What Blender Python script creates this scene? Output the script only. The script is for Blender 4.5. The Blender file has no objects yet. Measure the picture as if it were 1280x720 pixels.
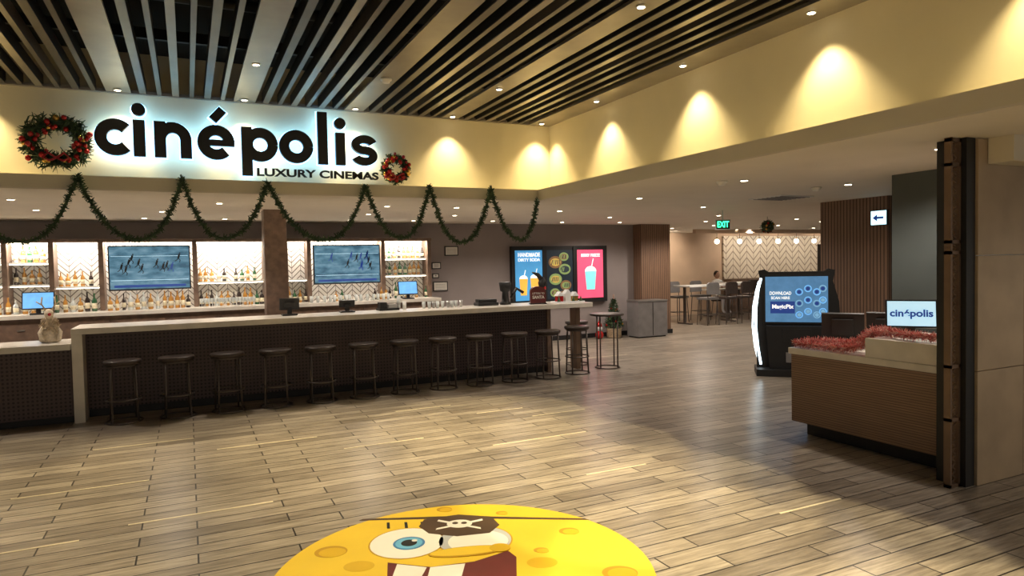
import bpy, math, random
from mathutils import Vector, Matrix
random.seed(7)
sc=bpy.context.scene
COL=sc.collection
# ---------------------------------------------------------------- materials
def nd(nt,t,**k):
    n=nt.nodes.new(t)
    for a,b in k.items(): setattr(n,a,b)
    return n
def mat(name,col,rough=.5,metal=0,emit=None,es=0,var=.12,scale=6,bump=0,coat=0):
    m=bpy.data.materials.new(name);m.use_nodes=True;nt=m.node_tree
    b=nt.nodes['Principled BSDF']
    tc=nd(nt,'ShaderNodeTexCoord');no=nd(nt,'ShaderNodeTexNoise');no.inputs['Scale'].default_value=scale
    no.inputs['Detail'].default_value=4
    nt.links.new(tc.outputs['Object'],no.inputs['Vector'])
    r=nd(nt,'ShaderNodeValToRGB')
    r.color_ramp.elements[0].position=.3;r.color_ramp.elements[1].position=.7
    r.color_ramp.elements[0].color=(*[c*(1-var) for c in col],1);r.color_ramp.elements[1].color=(*[min(1,c*(1+var)) for c in col],1)
    nt.links.new(no.outputs['Fac'],r.inputs['Fac']);nt.links.new(r.outputs['Color'],b.inputs['Base Color'])
    b.inputs['Roughness'].default_value=rough;b.inputs['Metallic'].default_value=metal
    b.inputs['Coat Weight'].default_value=coat
    if emit: b.inputs['Emission Color'].default_value=(*emit,1);b.inputs['Emission Strength'].default_value=es
    if bump:
        bp=nd(nt,'ShaderNodeBump');bp.inputs['Strength'].default_value=bump;bp.inputs['Distance'].default_value=.01
        nt.links.new(no.outputs['Fac'],bp.inputs['Height']);nt.links.new(bp.outputs['Normal'],b.inputs['Normal'])
    return m
def math_(nt,op,a,b=None,c=None):
    n=nd(nt,'ShaderNodeMath',operation=op)
    for i,x in enumerate((a,b,c)):
        if x is None: continue
        if isinstance(x,(int,float)): n.inputs[i].default_value=x
        else: nt.links.new(x,n.inputs[i])
    return n.outputs[0]
def mixc(nt,f,a,b,mode='MIX'):
    n=nd(nt,'ShaderNodeMix',data_type='RGBA',blend_type=mode)
    for i,x in ((0,f),(6,a),(7,b)):
        if isinstance(x,(int,float)): n.inputs[i].default_value=x
        elif isinstance(x,tuple): n.inputs[i].default_value=(*x,1)
        else: nt.links.new(x,n.inputs[i])
    return n.outputs[2]
def floor_mat():
    m=bpy.data.materials.new('wood_plank_tile');m.use_nodes=True;nt=m.node_tree;b=nt.nodes['Principled BSDF']
    tc=nd(nt,'ShaderNodeTexCoord')
    br=nd(nt,'ShaderNodeTexBrick');br.offset=.37;br.offset_frequency=2;br.squash=1
    nt.links.new(tc.outputs['Object'],br.inputs['Vector'])
    for k,v in (('Scale',1),('Mortar Size',.0055),('Mortar Smooth',.1),('Bias',0),('Brick Width',.92),('Row Height',.152)): br.inputs[k].default_value=v
    br.inputs['Color1'].default_value=(.235,.20,.16,1);br.inputs['Color2'].default_value=(.40,.35,.285,1);br.inputs['Mortar'].default_value=(.022,.018,.015,1)
    mp=nd(nt,'ShaderNodeMapping');mp.inputs['Scale'].default_value=(2.2,28,1)
    nt.links.new(tc.outputs['Object'],mp.inputs['Vector'])
    no=nd(nt,'ShaderNodeTexNoise');no.inputs['Scale'].default_value=1.3;no.inputs['Detail'].default_value=6;no.inputs['Roughness'].default_value=.65
    nt.links.new(mp.outputs[0],no.inputs['Vector'])
    r=nd(nt,'ShaderNodeValToRGB');r.color_ramp.elements[0].position=.32;r.color_ramp.elements[1].position=.68
    r.color_ramp.elements[0].color=(.50,.48,.46,1);r.color_ramp.elements[1].color=(1.28,1.28,1.28,1)
    nt.links.new(no.outputs['Fac'],r.inputs['Fac'])
    c=mixc(nt,1.0,br.outputs['Color'],r.outputs['Color'],'MULTIPLY')
    nt.links.new(c,b.inputs['Base Color']);b.inputs['Roughness'].default_value=.29
    bp=nd(nt,'ShaderNodeBump');bp.inputs['Strength'].default_value=.35;bp.inputs['Distance'].default_value=.004
    inv=math_(nt,'SUBTRACT',1,br.outputs['Fac'])
    nt.links.new(inv,bp.inputs['Height']);nt.links.new(bp.outputs['Normal'],b.inputs['Normal'])
    return m
def chevron_mat(name,c1,c2,w=.11,h=.075):
    m=bpy.data.materials.new(name);m.use_nodes=True;nt=m.node_tree;b=nt.nodes['Principled BSDF']
    tc=nd(nt,'ShaderNodeTexCoord');s=nd(nt,'ShaderNodeSeparateXYZ');nt.links.new(tc.outputs['Object'],s.inputs[0])
    pp=math_(nt,'PINGPONG',s.outputs[0],w)
    v=math_(nt,'ADD',s.outputs[2],pp)
    fr=math_(nt,'FRACT',math_(nt,'DIVIDE',v,h))
    l1=math_(nt,'LESS_THAN',fr,.22)
    fx=math_(nt,'FRACT',math_(nt,'DIVIDE',s.outputs[0],w))
    l2=math_(nt,'LESS_THAN',fx,.05)
    l=math_(nt,'MAXIMUM',l1,l2)
    c=mixc(nt,l,c1,c2);nt.links.new(c,b.inputs['Base Color']);b.inputs['Roughness'].default_value=.3
    return m
def slat_mat(name,c1,c2,axis=1,pitch=.05,rough=.5):
    m=bpy.data.materials.new(name);m.use_nodes=True;nt=m.node_tree;b=nt.nodes['Principled BSDF']
    tc=nd(nt,'ShaderNodeTexCoord');s=nd(nt,'ShaderNodeSeparateXYZ');nt.links.new(tc.outputs['Object'],s.inputs[0])
    a=math_(nt,'ADD',s.outputs[0],s.outputs[1]) if axis==9 else s.outputs[axis]
    fr=math_(nt,'FRACT',math_(nt,'DIVIDE',a,pitch))
    l=math_(nt,'LESS_THAN',fr,.28)
    mp=nd(nt,'ShaderNodeMapping');mp.inputs['Scale'].default_value=(20,20,1.5) if axis!=2 else (2,2,40)
    nt.links.new(tc.outputs['Object'],mp.inputs['Vector'])
    no=nd(nt,'ShaderNodeTexNoise');no.inputs['Scale'].default_value=2;nt.links.new(mp.outputs[0],no.inputs['Vector'])
    cc=mixc(nt,no.outputs['Fac'],tuple(x*.65 for x in c1),tuple(x*1.3 for x in c1))
    c=mixc(nt,l,cc,c2);nt.links.new(c,b.inputs['Base Color']);b.inputs['Roughness'].default_value=rough
    bp=nd(nt,'ShaderNodeBump');bp.inputs['Strength'].default_value=.6;bp.inputs['Distance'].default_value=.01
    nt.links.new(math_(nt,'SUBTRACT',1,l),bp.inputs['Height']);nt.links.new(bp.outputs['Normal'],b.inputs['Normal'])
    return m
def perf_mat(name,c1,c2,p=.05):
    m=bpy.data.materials.new(name);m.use_nodes=True;nt=m.node_tree;b=nt.nodes['Principled BSDF']
    tc=nd(nt,'ShaderNodeTexCoord');s=nd(nt,'ShaderNodeSeparateXYZ');nt.links.new(tc.outputs['Object'],s.inputs[0])
    def cell(o):
        f=math_(nt,'SUBTRACT',math_(nt,'FRACT',math_(nt,'DIVIDE',o,p)),.5);return math_(nt,'MULTIPLY',f,f)
    d=math_(nt,'ADD',cell(s.outputs[0]),cell(s.outputs[2]))
    l=math_(nt,'LESS_THAN',d,.07)
    c=mixc(nt,l,c1,c2);nt.links.new(c,b.inputs['Base Color']);b.inputs['Roughness'].default_value=.45;b.inputs['Metallic'].default_value=.3
    return m
def tv_mat(name,seed):
    m=bpy.data.materials.new(name);m.use_nodes=True;nt=m.node_tree;b=nt.nodes['Principled BSDF']
    tc=nd(nt,'ShaderNodeTexCoord');mp=nd(nt,'ShaderNodeMapping');mp.inputs['Location'].default_value=(seed,seed,seed);mp.inputs['Scale'].default_value=(1,1,2.5)
    nt.links.new(tc.outputs['Object'],mp.inputs['Vector'])
    no=nd(nt,'ShaderNodeTexNoise');no.inputs['Scale'].default_value=4.5;no.inputs['Detail'].default_value=5;nt.links.new(mp.outputs[0],no.inputs['Vector'])
    r=nd(nt,'ShaderNodeValToRGB');r.color_ramp.elements[0].position=.35;r.color_ramp.elements[1].position=.68
    r.color_ramp.elements[0].color=(.035,.10,.15,1);r.color_ramp.elements[1].color=(.17,.30,.38,1)
    e=r.color_ramp.elements.new(.5);e.color=(.08,.19,.26,1)
    nt.links.new(no.outputs['Fac'],r.inputs['Fac'])
    nt.links.new(r.outputs['Color'],b.inputs['Emission Color']);b.inputs['Emission Strength'].default_value=1.0
    b.inputs['Base Color'].default_value=(.02,.02,.03,1);b.inputs['Roughness'].default_value=.2
    return m
M={}
M['floor']=floor_mat()
M['upper']=mat('upper_wall_paint',(.76,.69,.50),.7,var=.04,scale=2)
M['ledge']=mat('ledge_paint',(.72,.66,.52),.7,var=.04,scale=2)
M['ceil']=mat('ceiling_paint',(.76,.70,.60),.8,var=.03,scale=2)
M['mauve']=mat('mauve_grey_paint',(.29,.25,.245),.7,var=.06,scale=2)
M['tan']=mat('tan_paint',(.62,.46,.33),.7,var=.06,scale=2)
M['dark']=mat('dark_teal_paint',(.075,.09,.09),.6,var=.1,scale=2)
M['black']=mat('black_paint',(.012,.012,.013),.5)
M['plenum']=mat('plenum_black',(.002,.002,.0025),.9)
M['slat']=mat('bronze_ceiling_metal',(.32,.29,.25),.36,.6,var=.15,scale=3)
M['fin']=mat('shade_dark_fin',(.012,.012,.012),.5,0,var=.15,scale=3)  # near black: shade between the ceiling blades is put into this colour
M['fin2']=mat('bronze_blade_edge',(.15,.135,.12),.38,.5,var=.15,scale=3)
M['marble']=mat('white_quartz',(.76,.72,.65),.25,var=.10,scale=5)
M['wood']=mat('walnut_trim',(.20,.13,.095),.45,var=.25,scale=12)
M['slatwood']=slat_mat('ribbed_walnut',(.26,.155,.10),(.06,.035,.022),9,.055)
M['hoswood']=slat_mat('reeded_wood_panel',(.32,.20,.13),(.16,.10,.065),2,.022)
M['perf']=perf_mat('perforated_bronze',(.08,.055,.055),(.02,.013,.014),.045)
M['chev']=chevron_mat('chevron_white_tile',(.82,.79,.74),(.20,.17,.15),.16,.10)
M['chevfar']=chevron_mat('herringbone_cream_tile',(.86,.78,.66),(.40,.32,.25),.30,.22)
M['stone']=mat('beige_stone_tile',(.42,.32,.21),.5,var=.12,scale=3,bump=.1)
M['bronze']=mat('dark_bronze',(.20,.13,.085),.4,.3)
M['leather']=mat('dark_leather',(.055,.04,.035),.4,var=.2,scale=20,bump=.2)
M['leg']=mat('gunmetal_leg',(.13,.11,.10),.4,.6)
M['needle']=mat('fir_needles',(.035,.07,.035),.7,var=.5,scale=30)
M['needle2']=mat('fir_needles_light',(.07,.12,.05),.7,var=.4,scale=30)
M['red']=mat('red_ornament',(.45,.02,.02),.2,.3)
M['gold']=mat('gold_ornament',(.7,.42,.1),.25,.8)
M['ribbon']=mat('red_ribbon',(.40,.02,.03),.4)
M['led']=mat('blue_white_led',(.6,.8,1),.5,emit=(.28,.62,1),es=4.0,var=0)
M['lamp']=mat('lamp_lens',(1,.9,.7),.5,emit=(1,.86,.6),es=14,var=0)
M['lampsoft']=mat('lamp_lens_soft',(1,.95,.85),.5,emit=(1,.9,.75),es=5,var=0)
M['strip']=mat('warm_led_strip',(1,.95,.85),.5,emit=(1,.9,.72),es=5,var=0)
M['white']=mat('white_plastic',(.8,.8,.78),.4,var=.03)
M['grey']=mat('grey_laminate',(.21,.20,.20),.5)
M['steel']=mat('brushed_steel',(.45,.44,.43),.3,.8)
M['exit']=mat('exit_green',(.02,.5,.15),.5,emit=(.05,1,.4),es=2.5,var=0)
M['glowwhite']=mat('white_glow',(.9,.95,1),.5,emit=(.75,.92,1),es=3.0,var=0)
M['arrowglow']=mat('arrow_sign_face',(.6,.9,1),.5,emit=(.55,.9,1),es=1.6,var=0)
M['blueglow']=mat('blue_screen',(.1,.3,.6),.4,emit=(.14,.38,.72),es=1.0,var=.3,scale=9)
M['kscreen']=mat('kiosk_picture',(.05,.1,.2),.2,emit=(.065,.17,.30),es=1.0,var=.5,scale=6)
M['kbub']=mat('kiosk_bubble',(.1,.2,.3),.3,emit=(.16,.33,.48),es=1.0,var=.4,scale=9)
M['paleblue']=mat('pale_blue_screen',(.5,.7,.8),.4,emit=(.42,.68,.82),es=.9,var=.05)
M['navy']=mat('navy_ink',(.02,.05,.2),.5,emit=(.02,.06,.3),es=.5)
M['tinsel']=mat('pink_tinsel',(.85,.30,.28),.4,0,var=.3,scale=60)
M['tinsel2']=mat('silver_pink_tinsel',(.95,.72,.68),.4,0,var=.2,scale=60)
M['amber']=mat('amber_glass',(.50,.24,.05),.1,0,var=.3,coat=.5)
M['green']=mat('green_glass',(.03,.12,.05),.1,coat=.5)
M['clear']=mat('pale_glass',(.62,.66,.66),.1,coat=.5)
M['darkglass']=mat('dark_glass',(.03,.02,.02),.1,coat=.5)
M['label']=mat('bottle_label',(.75,.68,.5),.6,var=.2,scale=40)
M['skin']=mat('skin',(.50,.30,.21),.5,var=.05)
M['hair']=mat('dark_hair',(.03,.02,.015),.6)
M['shirt']=mat('white_shirt',(.72,.72,.74),.8,var=.05)
M['straw']=mat('dried_grass',(.60,.48,.33),.8,var=.35,scale=40)
M['cream']=mat('cream_burlap',(.72,.62,.48),.8,var=.2,scale=40)
M['snow']=mat('snow_white',(.8,.82,.85),.8)
M['yellow']=mat('decal_yellow',(.76,.52,.03),.45,var=.05,scale=3)
M['yellow2']=mat('decal_dark_yellow',(.50,.28,.01),.45,var=.05)
M['yellow3']=mat('decal_mid_yellow',(.64,.40,.01),.45,var=.05)
M['brown']=mat('decal_brown',(.07,.038,.02),.5,var=.2)
M['dwhite']=mat('decal_white',(.82,.80,.74),.45,var=.04)
M['dshade']=mat('decal_shaded_white',(.45,.47,.50),.45,var=.04)
M['dblue']=mat('decal_blue',(.05,.20,.45),.45)
M['dcyan']=mat('decal_light_blue',(.15,.45,.70),.45)
M['dblack']=mat('decal_black',(.01,.01,.01),.45)
M['dred']=mat('decal_maroon',(.12,.015,.015),.45)
M['inlay']=mat('pale_inlay_strip',(.75,.66,.48),.3,var=.1)
# ---------------------------------------------------------------- mesh builder
class B:
    def __init__(s): s.v=[];s.f=[];s.m=[];s.sm=[];s.ms=[];s.M=Matrix.Identity(4)
    def mi(s,k):
        if k not in s.ms: s.ms.append(k)
        return s.ms.index(k)
    def add(s,vs,fs,k,smooth=False):
        o=len(s.v);i=s.mi(k)
        s.v+=[tuple(s.M@Vector(v)) for v in vs]
        for f in fs: s.f.append(tuple(o+a for a in f));s.m.append(i);s.sm.append(smooth)
    def box(s,x0,y0,z0,x1,y1,z1,k):
        s.add([(x0,y0,z0),(x1,y0,z0),(x1,y1,z0),(x0,y1,z0),(x0,y0,z1),(x1,y0,z1),(x1,y1,z1),(x0,y1,z1)],
         [(0,3,2,1),(4,5,6,7),(0,1,5,4),(1,2,6,5),(2,3,7,6),(3,0,4,7)],k)
    def lathe(s,prof,c,k,seg=16,smooth=True):
        vs=[];fs=[];n=len(prof)
        for r,z in prof:
            for j in range(seg):
                a=2*math.pi*j/seg;vs.append((c[0]+r*math.cos(a),c[1]+r*math.sin(a),c[2]+z))
        for i in range(n-1):
            for j in range(seg):
                a=i*seg+j;b=i*seg+(j+1)%seg;fs.append((a,b,b+seg,a+seg))
        fs.append(tuple(range(seg-1,-1,-1)));fs.append(tuple((n-1)*seg+j for j in range(seg)))
        s.add(vs,fs,k,smooth)
    def tube(s,pts,r,k,seg=8,closed=False,radii=None):
        P=[Vector(p) for p in pts];n=len(P);vs=[];fs=[]
        for i,p in enumerate(P):
            a=P[(i-1)%n] if (closed or i>0) else p
            b=P[(i+1)%n] if (closed or i<n-1) else p
            t=(b-a).normalized();up=Vector((0,0,1)) if abs(t.z)<.9 else Vector((0,1,0))
            u=t.cross(up).normalized();w=u.cross(t);rr=radii[i] if radii else r
            for j in range(seg):
                q=2*math.pi*j/seg+math.pi/seg;vs.append(p+u*math.cos(q)*rr+w*math.sin(q)*rr)
        for i in range(n if closed else n-1):
            for j in range(seg):
                a=i*seg+j;b=i*seg+(j+1)%seg;c=((i+1)%n)*seg;fs.append((a,c+j,c+(j+1)%seg,b))
        if not closed: fs.append(tuple(range(seg)));fs.append(tuple((n-1)*seg+j for j in range(seg-1,-1,-1)))
        s.add(vs,fs,k,seg>4)
    def ball(s,c,r,k,seg=12,sc=(1,1,1)):
        prof=[(max(.001,r*math.sin(math.pi*i/8)),-r*math.cos(math.pi*i/8)) for i in range(9)]
        vs=[];fs=[]
        for rr,z in prof:
            for j in range(seg):
                a=2*math.pi*j/seg;vs.append((c[0]+rr*math.cos(a)*sc[0],c[1]+rr*math.sin(a)*sc[1],c[2]+z*sc[2]))
        for i in range(8):
            for j in range(seg):
                a=i*seg+j;b=i*seg+(j+1)%seg;fs.append((a,b,b+seg,a+seg))
        s.add(vs,fs,k,True)
    def ribbon(s,pts,w,y0,y1,k):
        P=[Vector((p[0],p[1])) for p in pts];n=len(P);vs=[];fs=[]
        for i,p in enumerate(P):
            t=(P[min(i+1,n-1)]-P[max(i-1,0)]).normalized();nn=Vector((-t.y,t.x))*w/2
            for q in (p+nn,p-nn):
                vs.append((q.x,y0,q.y));vs.append((q.x,y1,q.y))
        for i in range(n-1):
            a=i*4;b=a+4
            fs+=[(a,a+2,b+2,b),(a+1,b+1,b+3,a+3),(a,b,b+1,a+1),(a+2,a+3,b+3,b+2)]
        fs+=[(0,1,3,2),((n-1)*4,(n-1)*4+2,(n-1)*4+3,(n-1)*4+1)]
        s.add(vs,fs,k)
    def poly(s,pts,z0,z1,k):
        n=len(pts);vs=[(x,y,z0) for x,y in pts]+[(x,y,z1) for x,y in pts]
        fs=[tuple(range(n-1,-1,-1)),tuple(range(n,2*n))]+[(i,(i+1)%n,n+(i+1)%n,n+i) for i in range(n)]
        s.add(vs,fs,k)
    def polyxz(s,pts,y0,y1,k):
        n=len(pts);vs=[(x,y0,z) for x,z in pts]+[(x,y1,z) for x,z in pts]
        fs=[tuple(range(n)),tuple(range(2*n-1,n-1,-1))]+[(i,n+i,n+(i+1)%n,(i+1)%n) for i in range(n)]
        s.add(vs,fs,k)
    def ell(s,cx,cy,rx,ry,z0,z1,k,rot=0,n=36):
        c,sn=math.cos(rot),math.sin(rot)
        s.poly([(cx+rx*math.cos(2*math.pi*i/n)*c-ry*math.sin(2*math.pi*i/n)*sn,cy+rx*math.cos(2*math.pi*i/n)*sn+ry*math.sin(2*math.pi*i/n)*c) for i in range(n)],z0,z1,k)
    def obj(s,name,loc=(0,0,0),rz=0,bevel=0,parent=None,scale=None):
        me=bpy.data.meshes.new(name);me.from_pydata(s.v,[],s.f)
        for k in s.ms: me.materials.append(M[k])
        me.polygons.foreach_set('material_index',s.m);me.polygons.foreach_set('use_smooth',s.sm)
        me.update();o=bpy.data.objects.new(name,me);COL.objects.link(o)
        o.location=loc;o.rotation_euler=(0,0,rz)
        if scale:o.scale=scale
        if bevel:
            md=o.modifiers.new('bevel','BEVEL');md.width=bevel;md.segments=2;md.limit_method='ANGLE'
        if parent:o.parent=parent
        return o
def boxobj(name,x0,y0,z0,x1,y1,z1,k,bevel=0):
    b=B();b.box(x0,y0,z0,x1,y1,z1,k);return b.obj(name,bevel=bevel)
def arc(cx,cz,rx,rz,a0,a1,n=28):
    return [(cx+rx*math.cos(math.radians(a0+(a1-a0)*i/n)),cz+rz*math.sin(math.radians(a0+(a1-a0)*i/n))) for i in range(n+1)]
def empty(name,loc=(0,0,0)):
    e=bpy.data.objects.new(name,None);e.location=loc;e.empty_display_size=.1;COL.objects.link(e);return e
def text(body,k,loc,width=None,height=None,rot=(math.pi/2,0,0),ext=.004,bold=0,parent=None,name='lettering'):
    c=bpy.data.curves.new(name,'FONT');c.body=body;c.size=1;c.extrude=0;c.offset=bold;c.align_x='CENTER';c.align_y='CENTER'
    o=bpy.data.objects.new(name,c);COL.objects.link(o);bpy.context.view_layer.update()
    d=o.dimensions;sx=width/d.x if width else height/d.y;sy=height/d.y if height else sx
    c.materials.append(M[k]);c.extrude=ext
    o.scale=(sx,sy,1);o.location=loc;o.rotation_euler=rot
    if parent:o.parent=parent
    return o
# ---------------------------------------------------------------- room shell
boxobj('floor',-7,-3,-.12,24,18,0,'floor')
b=B();b.box(-7,8.3,2.625,4.4,13.6,2.76,'ledge');b.box(-7,8.3,2.61,4.4,13.6,2.625,'ceil');b.obj('ceiling_bar')
b=B();b.box(4.4,-3,2.625,24,18,2.76,'ledge');b.box(4.4,-3,2.61,24,18,2.625,'ceil');b.obj('ceiling_lobby')
boxobj('wall_upper_back',-7,8.75,2.76,4.95,8.87,4.3,'upper')
boxobj('wall_upper_right',4.85,-3,2.76,4.97,8.75,4.3,'upper')
boxobj('ceiling_plenum',-7,-3,4.2,4.85,8.75,4.32,'plenum')
boxobj('wall_left',-7.12,-3,0,-7,13.6,4.3,'mauve')
boxobj('wall_back',-7,13.3,0,9.6,13.45,2.61,'mauve')
boxobj('wall_far',10.0,17,0,24,17.15,2.61,'tan')
boxobj('wall_far_right',23.9,4,0,24,17,2.61,'tan')
boxobj('wall_wood_end',9.6,13.0,0,10.45,17,2.61,'slatwood')
boxobj('wall_wood_right',9.05,6.4,0,12.5,7.55,2.61,'slatwood')
boxobj('wall_dark',6.83,3.3,0,12.5,4.79,2.61,'dark')
boxobj('baseboard_back',4.4,13.27,0,9.6,13.3,.1,'black')
boxobj('baseboard_wood_end',9.57,12.97,0,10.48,13.0,.1,'black')
b=B()
for i in range(5):
    for j in range(3):
        b.box(5.31+i*.6,3.04,.0+j*.87,5.905+i*.6,3.28,.865+j*.87,'stone')
b.obj('wall_stone_right',bevel=.003)
boxobj('trim_stone_bulkhead',5.42,2.86,2.42,8.4,3.035,2.61,'ledge')
boxobj('wall_tile_far',15.8,16.93,1.1,23,16.99,2.5,'chevfar')
boxobj('wall_far_wainscot',15.8,16.6,0,23,16.92,1.08,'wood')
boxobj('trim_far_soffit',13.0,15.0,2.5,23.8,15.15,2.61,'tan')
# slatted ceiling
b=B()
X=-0.62-1.3*4
while X<4.0:
    b.box(X-.12,-3,3.74,X+.12,8.74,3.77,'slat')
    nf=6
    for i in range(nf):
        xx=X+.12+(1.06)*(i+.72)/(nf+.44)
        w=.022 if i%2 else .034
        b.box(xx-w,-3,3.74,xx+w,8.74,3.75,'slat' if i in (2,) else 'fin2')
        b.box(xx-w,-3,3.75,xx+w,8.74,3.87,'fin2' if i==3 else 'fin')  # dark sides paint in shade; one blade per bay painted lighter as lit
    X+=1.3
b.box(4.5,-3,3.74,4.85,8.74,3.77,'slat')
b.box(-7,8.69,3.735,4.5,8.745,3.77,'slat')
b.obj('ceiling_slats')
b=B()
for y in (1,3.2,5.4,7.4): b.box(-7,y,3.98,4.8,y+.05,4.08,'fin')
b.tube([(-7,6.4,4.05),(4.8,6.4,4.05)],.05,'fin')
b.obj('ceiling_joists')
b=B()
for (x,y,l) in [(-.43,5.37,.95),(2.6,5.96,1.05),(.2,7.2,.95),(-1.3,6.4,.95),(1.3,6.55,.8),(3.0,7.35,.6),(-.9,7.8,.9),(-1.6,5.2,.9),(2.9,4.75,.6),(2.2,7.9,.7),(3.5,6.9,.7),(3.6,3.3,.6),(6.5,10.5,.9)]:
    yy=round(y/.152)*.152; b.box(x,yy-.010,0,x+l,yy+.010,.0025,'inlay')
b.obj('trim_floor_inlay')
# ---------------------------------------------------------------- downlights
b=B()
def can(x,y,z,r=.045,k='lamp'):
    b.lathe([(r*1.35,0),(r*1.35,-.008),(r*1.1,-.01)],(x,y,z),'white',16)
    b.lathe([(r,-.009),(r*.98,-.012)],(x,y,z),k,14)
up=[]
for x in (-1.9,-.62,.67,1.97,3.27,4.62):
    can(x,8.55,3.735,.03);up.append((x,8.55))
for y in (7.15,5.53,3.95,2.35,.75): can(4.64,y,3.74,.03);up.append((4.64,y))
for x in (-1.92,.67,3.27):
    for y in (7.05,4.38,1.7): can(x,y,3.74,.03)
for x in (-4,-1.8,.4,2.6,3.66):
    can(x,9.5,2.61,.035);
for x in (-3.2,-1.81,-.3,1.2,2.7,4.2): can(x,11,2.61,.035)
for x in (-2.6,-.6,.6,2.7,3.9): can(x,12.4,2.61,.035)
for x,y in [(5.52,5.59),(7.1,5.53),(5.51,3.45),(5.6,7.6),(7.6,8.6),(5.6,9.8),(7.4,11.0),(5.5,12.3),(7.2,12.5),(8.6,12.4),(9.4,10.2),(10.5,11.8),(12,13.2),(12.2,10.8),(11.71,14.47),(14,13),(14.5,15),(16.5,14),(17.5,15.5),(13.8,11.5),(16,12)]:
    can(x,y,2.61,.038,'lamp')
b.obj('recessed_downlights')
def spot(x,y,z,e,size=60,blend=.5,col=(1,.80,.52),r=.04,tgt=None):
    l=bpy.data.lights.new('downlight_and_fill_lamp','SPOT');l.energy=e;l.spot_size=math.radians(size);l.spot_blend=blend;l.color=col;l.shadow_soft_size=r
    o=bpy.data.objects.new('downlight_and_fill_lamp',l);COL.objects.link(o);o.location=(x,y,z)
    if tgt: o.rotation_euler=(Vector(tgt)-Vector((x,y,z))).to_track_quat('-Z','Y').to_euler()
    return o
for x,y in up: spot(x,y,3.715,92,90,.75,(1,.78,.40),.025)
for x in (-3.2,-1.9,.67,1.97):
    for y in (6.9,4.38,1.7): spot(x,y,3.715,330 if x>-3 else 240,60,.45,(1,.82,.50),.06)
for y in (7.0,5.6,4.2,2.8,1.4,0): spot(3.0,y,3.715,380,41,.18,(1,.82,.48),.04)
C2=(1,.87,.74)
for x in (-4,-1.8,.4,2.6,4.4): spot(x,9.6,2.59,60,105,.6,C2)
for x in (-3.2,-.3,2.7,5.5): spot(x,11.4,2.59,130,150,.6,C2,.08)
for x,y,e in [(5.9,5.59,30),(7.6,5.7,60),(6.0,8.2,55),(7.8,8.8,90),(7.0,11.0,105),(8.2,12.2,100),(10.3,11.8,160),(12,13.6,200),(13.5,10.8,160),(15,15,220),(18.5,15,200),(5.95,4.1,100),(6.2,1.3,60)]:  # last entry has no can: fill spot added to brighten the stone wall
    spot(x,y,2.59,e,155,.6,C2,.08)
for x in (13.0,16.2,18.2,20.2): spot(x,15.6,2.5,48 if x>14 else 110,110,.6,(1,.84,.66),.05,(x,17,1.7))  # angled fill spots without fixtures, added to brighten the far wall and tile
def area(name,loc,sx,sy,e,col,rot=(0,0,0),spread=180):
    l=bpy.data.lights.new(name,'AREA');l.shape='RECTANGLE';l.size=sx;l.size_y=sy;l.energy=e;l.color=col;l.spread=math.radians(spread)
    o=bpy.data.objects.new(name,l);COL.objects.link(o);o.location=loc;o.rotation_euler=rot;return o
# ---------------------------------------------------------------- ceiling fixtures
b=B();b.box(-.32,-.3,-.012,.32,.3,0,'white')
for i in range(7): b.box(-.28,-.26+i*.08,-.018,.28,-.24+i*.08,-.011,'grey')
b.obj('ceiling_vent',(7.65,7.05,2.61))
for x,y in ((5.35,5.75),(7.0,5.9),(1.97,7.1)):
    z=2.61 if x>4 else 3.74
    b=B();b.lathe([(.06,0),(.06,-.02),(.04,-.03),(.04,-.045),(.02,-.05)],(0,0,0),'white',18);b.obj('smoke_detector',(x,y,z))
b=B();b.box(-.13,-.02,-.09,.13,.02,.09,'white');b.box(-.01,-.01,.09,.01,.01,.25,'white')
b.box(-.118,-.023,-.078,.118,-.019,.078,'dblack')
e=b.obj('exit_sign',(8.57,9.2,2.36),math.radians(-30))
text('EXIT','exit',(0,-.026,0),.2,.11,bold=.03,parent=e)
b=B();b.box(-.03,-.13,-.11,0,.13,.11,'black');b.box(-.033,-.12,-.1,-.03,.12,.1,'arrowglow')
b.add([(-.036,-.08,.015),(-.036,-.08,-.015),(-.036,.02,-.015),(-.036,.02,-.05),(-.036,.09,0),(-.036,.02,.05),(-.036,.02,.015)],[(0,1,2,3,4,5,6)],'navy')
b.obj('arrow_sign',(9.05,6.53,2.3))
# ---------------------------------------------------------------- main sign
def letters(b,w,y0,y1,k,g=0):
    b.ribbon(arc(-.66,3.22,.14,.14,44,316),w,y0,y1,k)
    for x in (-.43,1.77):
        b.ribbon([(x,3.02-g),(x,3.42+g)],w,y0,y1,k)
        b.polyxz([(x+(.07+g)*math.cos(a*math.pi/10),3.535+(.07+g)*math.sin(a*math.pi/10)) for a in range(20)],y0,y1,k)
    b.ribbon([(-.225,3.02-g),(-.225,3.42+g)],w,y0,y1,k)
    b.ribbon(arc(-.095,3.225,.13,.135,180,0)+[(.035,3.15),(.035,3.02-g)],w,y0+.001,y1-.001,k)
    b.ribbon(arc(.35,3.22,.14,.14,-5,315),w,y0,y1,k);b.ribbon([(.24,3.215),(.545,3.215)],w*.6,y0+.001,y1-.001,k)
    b.ribbon([(.32-g,3.475-g),(.43+g,3.60+g)],w*.85,y0,y1,k)
    b.ribbon([(.68,2.85-g),(.68,3.42+g)],w,y0,y1,k);b.ribbon(arc(.83,3.22,.14,.14,0,360,40),w,y0+.001,y1-.001,k)
    b.ribbon(arc(1.24,3.22,.14,.14,0,360,40),w,y0,y1,k)
    b.ribbon([(1.555,3.02-g),(1.555,3.66+g)],w,y0,y1,k)
    b.ribbon(arc(2.07,3.289,.112,.070,15,270)+arc(2.07,3.149,.112,.070,88,-165),w*.86,y0,y1,k)
sg=empty('cinema_wall_sign')
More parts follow.
